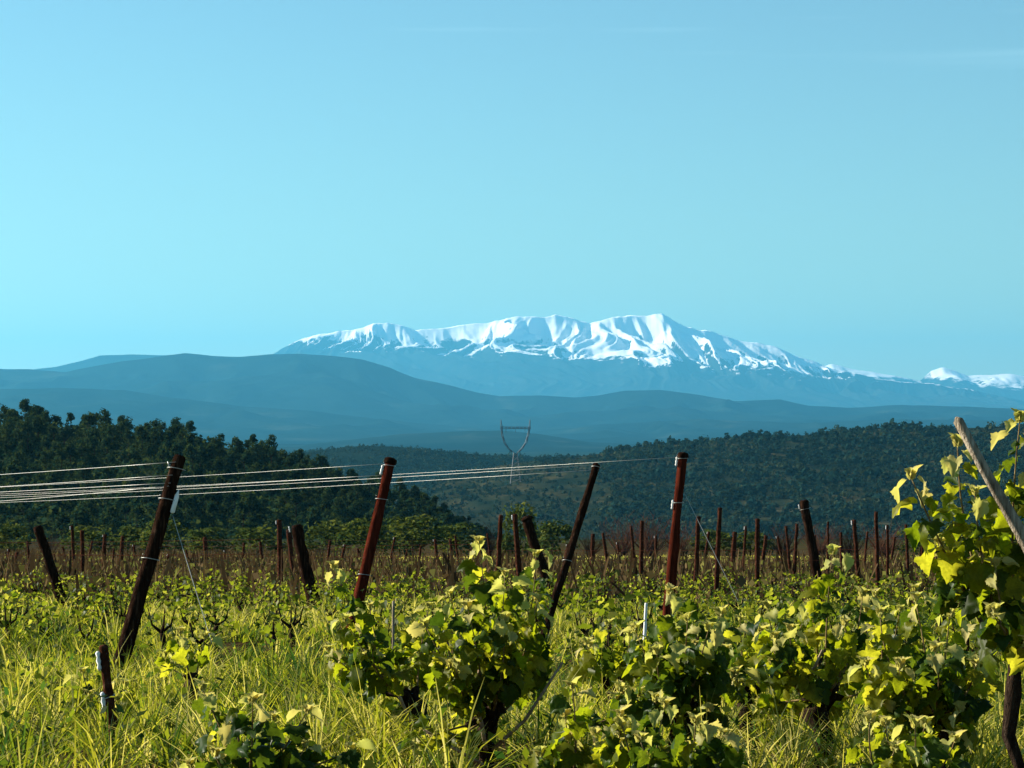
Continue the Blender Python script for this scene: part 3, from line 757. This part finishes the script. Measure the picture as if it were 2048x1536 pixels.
def near_vine(base_px, d, head_py, shoots, label, leafset=None, size=.13, dens=1.0, trunk_r=.045, dead=(), dark=0.25, tipn=4, seed=1, extra=0):
    """bush vine: gnarled trunk, canes bearing separate leaves; shoots = (px, py of the tip, depth offset)"""
    r = random.Random(seed)
    bx_ = X(base_px, d); bz = gzf(bx_, d)
    t = thing('grape_vine', (bx_, d, bz), label, 'vine', 'grape vines close to the camera')
    O = Vector((bx_, d, bz))
    hz = max(0.12, EYE + (HY - head_py) / F * d - bz)
    pts = [Vector((0, 0, -.06))]
    for k in range(1, 7): pts.append(Vector((r.uniform(-.03, .03), r.uniform(-.03, .03), hz * k / 6)))
    obj('trunk', MB().add(tube(pts, [trunk_r * q * r.uniform(.85, 1.2) for q in (1.25, 1.0, .9, .95, 1.05, 1.25, .8)], 9, True, .25, .16, r)).mesh('trunk', M['bark'], True), t)
    head = pts[-1]
    shoots = list(shoots) + [(base_px + r.uniform(-150, 150), head_py + r.uniform(-190, 70), r.uniform(-.5, .4)) for _ in range(extra)]
    for (sx, sy, dd) in shoots:
        tip = W(sx, sy, d + dd) - O
        hv = tip - head
        arm = head + Vector((hv.x * .3, hv.y * .3, hv.z * .12))
        mb = MB(); mb.add(tube([head - Vector((0, 0, .03)), head.lerp(arm, .55) + Vector((0, 0, .015)), arm], [trunk_r * .7, trunk_r * .5, trunk_r * .33], 7, True, .2, .12, r))
        obj('arm', mb.mesh('arm', M['bark'], True), t)
        ctrl = arm + Vector((hv.x * .45, hv.y * .45, hv.z * .35)) + Vector((r.uniform(-.05, .05), r.uniform(-.05, .05), 0))
        cp = bez(arm, ctrl, tip, 9)
        cane = obj('cane', MB().add(tube(cp, [.0062 - .0042 * i / 8 for i in range(9)], 5, True)).mesh('cane', M['cane'], True), t)
        L_ = sum((cp[i + 1] - cp[i]).length for i in range(8))
        nlf = max(5, int(L_ / .045 * dens))
        az = r.uniform(0, 6.28)
        for k in range(nlf):
            tt = .22 + .78 * (k + .6) / nlf
            fi = tt * 8; i = min(7, int(fi)); p = cp[i].lerp(cp[i + 1], fi - i)
            az += 2.4 + r.uniform(-.5, .5)
            s = size * (1.0 - .38 * tt) * r.uniform(.6, 1.15)
            out = Vector((math.cos(az), math.sin(az), r.uniform(-.25, .45)))
            p2 = p + out.normalized() * s * r.uniform(.35, .8)
            ext = Vector((out.x * .7, out.y * .7, r.uniform(-1.6, .1))) + Vector((r.uniform(-.6, .6), r.uniform(-.6, .6), 0))
            nr = Vector((out.x * .9 + r.uniform(-.7, .7), out.y * .9 + r.uniform(-.7, .7), r.uniform(-.1, .9)))
            if tt > .9: me = r.choice(TIPS)
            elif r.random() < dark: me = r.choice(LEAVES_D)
            else: me = r.choice(leafset or LEAVES)
            lf = obj('leaf', me, cane); lf.matrix_basis = leaf_matrix(p2, ext, nr, s)
            pe = tube([p, p.lerp(p2, .6) + Vector((0, 0, .006)), p2], [.0018, .0015, .0013], 3, False)
        for k in range(tipn):
            az2 = k * 6.28 / tipn + r.uniform(-.4, .4); s = size * r.uniform(.3, .5)
            ext = Vector((math.cos(az2) * .7, math.sin(az2) * .7, r.uniform(.5, 1.3)))
            lf = obj('leaf', r.choice(TIPS), cane); lf.matrix_basis = leaf_matrix(tip, ext, Vector((-ext.x, -ext.y, .8)), s)
    for path in dead:
        pp = [W(a, b_, d + c) - O for a, b_, c in path]
        obj('dead_cane', MB().add(tube(pp, [.011 - .005 * i / max(1, len(pp) - 1) for i in range(len(pp))], 6, True)).mesh('dead_cane', M['dry_cane'], True), t)
    return t

near_vine(968, 12.6, 1440, [(958, 1085, .0), (1072, 1110, .2), (1010, 1150, -.25), (900, 1190, .1), (850, 1250, -.2), (935, 1215, -.3), (1075, 1200, -.1), (1010, 1240, -.35), (900, 1330, -.3), (1080, 1290, .2)],
          'tall bushy vine at the bottom centre with pale young shoots on top', size=.125, dens=1.75, seed=5, extra=4,
          dead=([(985, 1500, 0), (1050, 1440, -.05), (1125, 1325, -.1)], [(965, 1530, -.1), (905, 1495, -.2), (848, 1460, -.25)], [(972, 1500, -.1), (955, 1400, -.15), (958, 1340, -.15)]))
near_vine(835, 13.6, 1400, [(668, 1135, .0), (690, 1240, -.2), (655, 1300, .1), (745, 1300, -.2), (740, 1215, .3)],
          'straggling vine with one tall leafy shoot beside the red post', size=.125, dens=1.7, seed=9, extra=3, dead=([(840, 1490, 0), (800, 1395, -.1), (785, 1375, -.1)],))
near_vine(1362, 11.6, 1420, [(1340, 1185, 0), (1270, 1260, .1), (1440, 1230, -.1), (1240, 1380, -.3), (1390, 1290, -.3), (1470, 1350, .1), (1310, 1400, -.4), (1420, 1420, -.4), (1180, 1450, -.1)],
          'dark shaded vine at the bottom right of centre', size=.125, dens=1.7, dark=.75, seed=13, extra=6)  # mostly darker leaves: the shade on this vine is put into their colour
near_vine(1640, 12.0, 1400, [(1665, 1105, 0), (1535, 1215, -.1), (1620, 1200, .2), (1580, 1260, -.3), (1545, 1330, -.2), (1690, 1250, -.2), (1725, 1190, .2)],
          'vine with crooked dark trunk and a tall pale-tipped shoot, right of centre', size=.12, dens=1.7, seed=17, extra=6, dead=([(1600, 1390, 0), (1625, 1345, -.05), (1645, 1300, -.05)],))
near_vine(1880, 10.8, 1440, [(1760, 1230, 0), (1830, 1200, .2), (1900, 1230, -.1), (1730, 1330, -.2), (1800, 1330, -.3), (1870, 1300, -.3), (1950, 1330, -.2), (1960, 1240, .1), (1780, 1420, -.2), (1920, 1420, -.3)],
          'dense vine filling the lower right before the pale stake', size=.12, dens=1.7, dark=.35, seed=21, extra=5)
near_vine(2035, 8.6, 1300, [(1822, 955, -.1), (1915, 890, .1), (1950, 985, -.2), (2030, 1000, .2), (2075, 930, .0), (1990, 1130, -.2), (2080, 1150, 0), (2040, 840, .1), (1985, 1230, -.3), (2060, 1290, -.3), (1880, 1090, .0)],
          'nearest vine at the right edge, big leaves around the leaning pale stake', size=.112, dens=1.7, trunk_r=.02, seed=25)
near_vine(505, 10.4, 1560, [(470, 1450, 0), (545, 1440, .1), (430, 1510, -.1), (610, 1490, 0), (700, 1500, .1), (380, 1530, 0)],
          'low bronze-green vine cut off by the bottom edge, left of centre', size=.12, dens=1.7, dark=.6, seed=29, extra=3)
near_vine(1150, 10.6, 1560, [(1130, 1430, 0), (1190, 1470, .1), (1080, 1510, -.1), (1235, 1490, 0)],
          'low vine cut off by the bottom edge, right of the central one', size=.13, dens=.9, dark=.4, seed=33, extra=4)
near_vine(205, 14.6, 1420, [(165, 1345, 0), (250, 1370, .1), (180, 1390, -.1)], 'small vine sprouting beside the thin stake at the lower left', size=.12, dens=.9, seed=37)
near_vine(380, 16.0, 1360, [(360, 1265, 0), (410, 1275, .1), (330, 1310, 0)], 'small vine in the grass right of the thick leaning post', size=.12, dens=.9, seed=41)

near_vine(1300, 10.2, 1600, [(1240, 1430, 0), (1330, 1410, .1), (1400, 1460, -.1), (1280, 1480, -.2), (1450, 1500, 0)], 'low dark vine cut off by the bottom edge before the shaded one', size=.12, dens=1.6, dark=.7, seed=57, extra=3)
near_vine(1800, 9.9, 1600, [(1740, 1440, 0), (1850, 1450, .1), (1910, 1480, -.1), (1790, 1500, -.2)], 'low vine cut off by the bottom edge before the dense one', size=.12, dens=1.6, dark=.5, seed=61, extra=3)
near_vine(1500, 14.2, 1390, [(1480, 1240, 0), (1530, 1260, .1), (1450, 1300, -.1), (1560, 1300, .1)], 'leafy vine half hidden between the dark shaded vine and the crooked one', size=.12, dens=1.5, seed=45, extra=4)
near_vine(1765, 14.4, 1380, [(1750, 1190, 0), (1800, 1220, .1), (1720, 1260, -.1), (1830, 1180, .1)], 'leafy vine behind the dense one at the lower right', size=.12, dens=1.5, seed=49, extra=4)
near_vine(1225, 15.2, 1370, [(1215, 1250, 0), (1260, 1270, .1), (1180, 1290, -.1)], 'small vine left of the short white stake', size=.12, dens=1.4, seed=53, extra=3)

# vines in the rows beyond: trunk, arms and one foliage mesh each
def mid_foliage(r, n_leaf):
    V, Fc, T = [], [], []; off = 0
    for k in range(n_leaf):
        an = r.uniform(0, 6.28); q = abs(r.normal()) * .24 + .03; z = r.uniform(.22, .98) - q * .25
        p = Vector((q * math.cos(an), q * math.sin(an), z)); s = r.uniform(.05, .13)
        ext = Vector((math.cos(an) + r.uniform(-.6, .6), math.sin(an) + r.uniform(-.6, .6), r.uniform(-1.0, .6))); nr = Vector((r.uniform(-.8, .8), r.uniform(-.8, .8), r.uniform(.2, 1)))
        m_ = leaf_matrix(p, ext, nr, s)
        for (x, y, z2) in ((0, 0, 0), (.42, .05, .1), (.5, .5, .08), (.2, .75, .0), (0, 1, -.12), (-.2, .75, .0), (-.5, .5, .08), (-.42, .05, .1)):
            V.append(m_ @ Vector((x, y, z2)))
        Fc += [(off, off + 1, off + 2), (off, off + 2, off + 3), (off, off + 3, off + 4), (off, off + 4, off + 5), (off, off + 5, off + 6), (off, off + 6, off + 7)]
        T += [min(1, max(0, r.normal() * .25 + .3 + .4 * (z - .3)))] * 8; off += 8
    return np_mesh('foliage', np.array([tuple(v_) for v_ in V]), np.array(Fc), M['leaf_mid'], False, {'tint': T})
def mid_trunk(r):
    mb = MB(); hz = r.uniform(.3, .42)
    pts = [Vector((0, 0, -.05))] + [Vector((r.uniform(-.03, .03), r.uniform(-.03, .03), hz * k / 4)) for k in range(1, 5)]
    mb.add(tube(pts, [.055, .042, .04, .05, .035], 6, True, .2, .12))
    for k in range(4):
        an = k * 1.57 + r.uniform(-.4, .4); h = pts[-1]
        mb.add(tube([h, h + Vector((math.cos(an) * .14, math.sin(an) * .14, .1)), h + Vector((math.cos(an) * .2, math.sin(an) * .2, .32))], [.028, .016, .006], 5))
    return mb.mesh('trunk', M['bark'], True)
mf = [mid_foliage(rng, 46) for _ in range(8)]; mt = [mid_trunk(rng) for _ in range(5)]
mp_ = row_points(16.5, 60, 2.3, 1.05, 120, 0.1, rng)
mp_ = mp_[np.argsort(mp_[:, 1])]
post_clear = []
for i, (x, y) in enumerate(mp_[:300]):
    pxx = x / y * F + 1024
    if y < 19 and 560 < pxx < 1400 and rng.uniform() < .5: continue
    if y < 24 and pxx < 700 and rng.uniform() < .6: continue
    if any(abs(pxx - a) < 45 and y < b_ for a, b_ in ((250, 19), (705, 26), (1085, 24.5), (1335, 28))): continue
    s = rng.uniform(.75, 1.1) * float(np.interp(y, [16, 24, 36, 72], [.9, .72, .62, .55]))
    t = thing('grape_vine', (x, y, gzf(x, y)), 'small leafy bush vine in the rows beyond the leaning posts', 'vine', 'vines in the middle rows', rng.uniform(0, 6.28))
    t.scale = (s, s, s * rng.uniform(.85, 1.15))
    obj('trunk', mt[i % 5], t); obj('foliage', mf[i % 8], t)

# ------------------------------------------------------------------ posts
def post(name, label, top, bot, d_top, d_bot, w_px, mat, cat='post', group=None, square=False, extras=(), taper=.9, sunk=.25, n=9, seed=0, point=False):
    """a post from its foot to its top (photograph points at their distances)"""
    r = random.Random(seed)
    B = W(bot[0], bot[1], d_bot); B.z = gzf(B.x, B.y); T_ = W(top[0], top[1], d_top)
    t = thing(name, B, label, cat, group)
    ax = T_ - B; L_ = ax.length; u = ax.normalized()
    rad = w_px / F * d_bot / 2
    k = 9; pts = [-u * sunk] + [u * L_ * (i / k) + Vector((r.uniform(-1, 1), r.uniform(-1, 1), 0)) * rad * .12 for i in range(k)] + [u * (L_ - rad * .35), u * L_]
    rr = [rad * (1.05 - (1.05 - taper) * i / k) * r.uniform(.95, 1.05) for i in range(k + 1)] + [rad * taper, rad * taper * (.15 if point else .72)]
    nn_ = 4 if square else n
    obj('shaft', MB().add(tube(pts, rr, nn_, True, .03, .12, r)).mesh('shaft', mat, not square), t)
    a = u.orthogonal().normalized(); b_ = u.cross(a)
    for e in extras:
        kind, frac = e[0], e[1]
        p = u * L_ * frac
        if kind == 'wrap':
            mb = MB(); c = [p + (a * math.cos(q * .7) + b_ * math.sin(q * .7)) * rad * 1.12 + u * (.004 * q) for q in range(e[2] if len(e) > 2 else 13)]
            mb.add(tube(c, [.003] * len(c), 5)); obj('wire_wrap', mb.mesh('wire_wrap', M['wire'], True), t)
        elif kind == 'ins':
            mb = MB(); s_ = e[2]; q = p + Vector((s_ * rad * 1.15, -.01, 0))
            mb.add(tube([q - u * .05, q - u * .035, q - u * .02, q + u * .0, q + u * .02, q + u * .04, q + u * .05], [.007, .014, .008, .014, .008, .014, .006], 8)); obj('insulator', mb.mesh('insulator', M['white_plastic'], True), t)
        elif kind == 'plate':
            mb = MB(); q = p + Vector((rad * 1.1, -.02, 0)); mb.add(tube([q - u * .08, q - u * .07, q + u * .05, q + u * .08, q + u * .10], [.008, .018, .017, .008, .003], 8)); obj('tag', mb.mesh('tag', M['white_plastic'], True), t)
        elif kind == 'cap':
            mb = MB(); mb.add(tube([p - u * .03, p - u * .02, p + u * .02, p + u * .035], [rad * 1.05, rad * 1.15, rad * 1.1, rad * .6], 9)); obj('cap', mb.mesh('cap', M['wood_dark'], True), t)
        elif kind == 'hook':
            mb = MB(); q = p + u * .0; mb.add(tube([q, q + Vector((-.05, 0, .02)), q + Vector((-.06, 0, .06))], [.006, .006, .004], 5)); obj('hook', mb.mesh('hook', M['wire'], True), t)
    return t, B, T_

post('leaning_post', 'thick dark wooden post leaning right, tallest on the left', (360, 911), (222, 1388), 19.3, 19.0, 33, M['wood_dark'], group='leaning end posts', seed=1, taper=.82, sunk=.3, n=8,
     extras=(('wrap', .93), ('wrap', .80), ('plate', .80), ('wrap', .55), ('hook', .94)))
post('leaning_post', 'red-brown post with dark cap leaning right above the straggling vine', (782, 916), (690, 1300), 26.2, 26.0, 23, M['wood_red'], group='leaning end posts', seed=2,
     extras=(('wrap', .95), ('cap', .985), ('wrap', .78), ('wrap', .4), ('ins', .94, -1)))
post('leaning_post', 'thin dark post leaning right, just behind the tall central vine', (1194, 927), (1070, 1315), 25.0, 24.5, 17, M['wood_dark'], group='leaning end posts', seed=3, extras=(('wrap', .97), ('wrap', .5)))
post('leaning_post', 'red-brown nearly upright post with white-bound top, right of centre', (1366, 907), (1328, 1290), 28.0, 28.0, 20, M['wood_red'], group='leaning end posts', seed=4,
     extras=(('wrap', .965), ('cap', .99), ('wrap', .74), ('ins', .96, -1), ('ins', .74, -1)))
post('leaning_post', 'short dark post leaning left with white fitting on its top', (1607, 1000), (1642, 1195), 56.0, 56.0, 20, M['wood_dark'], group='leaning end posts', seed=5, extras=(('ins', .93, -1), ('wrap', .9)))
post('leaning_post', 'dark post leaning left at the far left edge', (75, 1052), (130, 1225), 46.0, 46.0, 21, M['wood_dark'], group='leaning end posts', seed=6)
post('leaning_post', 'black post leaning left behind the straggling vine', (592, 1050), (632, 1235), 44.0, 44.0, 26, M['wood_dark'], group='leaning end posts', seed=7, extras=(('ins', .95, -1),))
post('leaning_post', 'dark crooked post leaning left behind the central vine', (1052, 1032), (1108, 1215), 52.0, 52.0, 22, M['wood_dark'], group='leaning end posts', seed=8, extras=(('cap', .97),))

LEFTP = [(35, 1108, 10), (70, 1130, 10), (144, 1050, 12), (164, 1052, 11), (210, 1070, 10), (246, 1074, 10), (268, 1085, 8), (338, 1105, 7), (410, 1075, 10), (18, 1090, 7), (108, 1100, 6), (300, 1092, 6), (372, 1098, 6), (450, 1096, 6), (488, 1090, 6), (55, 1078, 8), (125, 1086, 7), (185, 1090, 7), (228, 1096, 6), (320, 1072, 8), (520, 1080, 7)]
MIDP = [(558, 1045, 18), (577, 1056, 12), (900, 1072, 8), (910, 1070, 7), (1002, 1026, 12), (1030, 1030, 13), (690, 1092, 6), (745, 1085, 6), (842, 1090, 6), (945, 1078, 7), (660, 1076, 8), (715, 1096, 6), (790, 1080, 7), (815, 1094, 6), (870, 1082, 8), (975, 1070, 7)]
RIGHTP = [(1186, 1062, 12), (1206, 1068, 9), (1262, 1050, 9), (1284, 1048, 11), (1397, 1032, 12), (1440, 1016, 12), (1470, 1060, 12), (1515, 1034, 15), (1532, 1064, 9), (1594, 1040, 11), (1656, 1040, 9), (1708, 1036, 14), (1752, 1030, 12), (1775, 1048, 8), (1812, 1040, 10), (1136, 1085, 6), (1235, 1082, 7), (1312, 1075, 7), (1345, 1062, 8), (1418, 1070, 7), (1492, 1055, 8), (1555, 1070, 7), (1572, 1050, 8), (1630, 1066, 7), (1682, 1060, 8), (1735, 1066, 7), (1790, 1070, 7), (1846, 1060, 7), (1870, 1070, 7)]
def thin_posts(L_, where, group):
    for i, (px, top, wpx) in enumerate(sorted(L_)):
        d = F * 0.72 / max(18, 1100 - top) ; d = min(max(d, 42), 130)
        d *= (.97 + .06 * rnd.random())
        base = HY + F * (EYE - gzf(X(px, d), d)) / d
        lx = rnd.uniform(-13, 13); top = top + rnd.uniform(-9, 9); wpx = wpx * rnd.uniform(.75, 1.2)
        ex = (('ins', .96, -1),) if (i % 3 == 0) else ()
        post('trellis_post', f'thin rusty post, {ORD[i]} from left of {where}', (px, top), (px + lx, base), d, d, wpx * .74, M['rust'], group=group, seed=50 + i + len(L_), square=False, n=6, extras=ex, taper=.95)
thin_posts(LEFTP, 'the twenty-one on the left side', 'thin trellis posts on the left')
thin_posts(MIDP, 'sixteen behind the straggling and central vines', 'thin trellis posts in the middle')
thin_posts(RIGHTP, 'twenty-nine right of the thin leaning post', 'thin trellis posts on the right')

# stakes among the near vines
post('stake', 'weathered pale split stake leaning left at the right edge', (1912, 834), (2482, 1865), 8.2, 8.2, 44, M['wood_grey'], 'stake', seed=71, taper=.55, n=6, point=True)
post('stake', 'thin dark stake with white fittings, lower left', (206, 1290), (232, 1560), 13.4, 13.4, 20, M['rust'], 'stake', seed=72, n=6, extras=(('ins', .86, -1), ('ins', .5, -1), ('wrap', .5)))
post('stake', 'short white stake standing in the grass right of centre', (1292, 1206), (1287, 1275), 24.0, 24.0, 7, M['white_plastic'], 'stake', seed=73, n=6)
post('stake', 'slim pale stick upright between the straggling and central vines', (787, 1202), (785, 1300), 20, 20, 6, M['wood_grey'], 'stake', seed=74, n=5)

# ------------------------------------------------------------------ wires
def wire(label, a, b_, sag=.03, rad=.0017, group='vineyard wires', mat='wire'):
    mid_ = (a + b_) / 2
    o_ = (a)
    pts = []
    for i in range(17):
        t = i / 16; p = a.lerp(b_, t); p = p - Vector((0, 0, sag * 4 * t * (1 - t))) - o_; pts.append(p)
    o = obj('wire', MB().add(tube(pts, [rad] * 17, 5)).mesh('wire', M['wire'] if a.y < 40 else M['rust'], True), None, o_)
    tag(o, label, 'wire', group); return o
def row_wire(label, px, py, d, length, sag, drop=0.0, rad=.0017):
    a = W(px, py, d); b_ = a + ROW * length; b_.z = a.z - .0471 * (b_.y - a.y) - drop
    return wire(label, a, b_, sag, rad)
row_wire('top wire running left from the thick leaning post', 352, 924, 19.2, 14, .03)
row_wire('second wire running left from the thick leaning post', 345, 950, 19.2, 14, .04)
row_wire('third wire running left from the thick leaning post', 341, 966, 19.2, 14, .02)
row_wire('lowest wire running left from the thick leaning post', 338, 972, 19.2, 14, .10)
row_wire('upper wire running left from the red-brown post with dark cap', 776, 927, 26.2, 24, .06)
row_wire('lower wire running left from the red-brown post with dark cap', 770, 950, 26.2, 24, .06)
row_wire('upper wire running left from the thin dark leaning post', 1190, 930, 25.0, 32, .10)
row_wire('lower wire running left from the thin dark leaning post', 1187, 940, 25.0, 32, .12)
row_wire('wire running left from the white-bound red-brown post', 1362, 914, 28.0, 34, .10)
row_wire('middle wire low across the right-hand trellis posts', 1810, 1120, 52, 22, .05, rad=.0022)
row_wire('upper wire across the right-hand trellis posts', 1810, 1075, 60, 26, .05, rad=.0022)
wire('anchor wire slanting down right from the thick leaning post', W(345, 1030, 19.2), W(425, 1290, 18.7), .0, .0026)
wire('anchor wire slanting down right from the white-bound post', W(1368, 985, 28.0), W(1480, 1210, 27.5), .0, .0028)
row_wire('wire between the thin posts behind the central vine', 1000, 1088, 60, 26, .05, rad=.004)
row_wire('lower wire between the thin posts behind the central vine', 1000, 1112, 54, 22, .05, rad=.004)
row_wire('wire running left from the thick-set pair of posts left of centre', 556, 1078, 45, 26, .05, rad=.004)
row_wire('lower wire running left from the pair of posts left of centre', 556, 1108, 45, 26, .05, rad=.004)
row_wire('lowest wire across the right-hand trellis posts', 1810, 1098, 56, 24, .05, rad=.004)
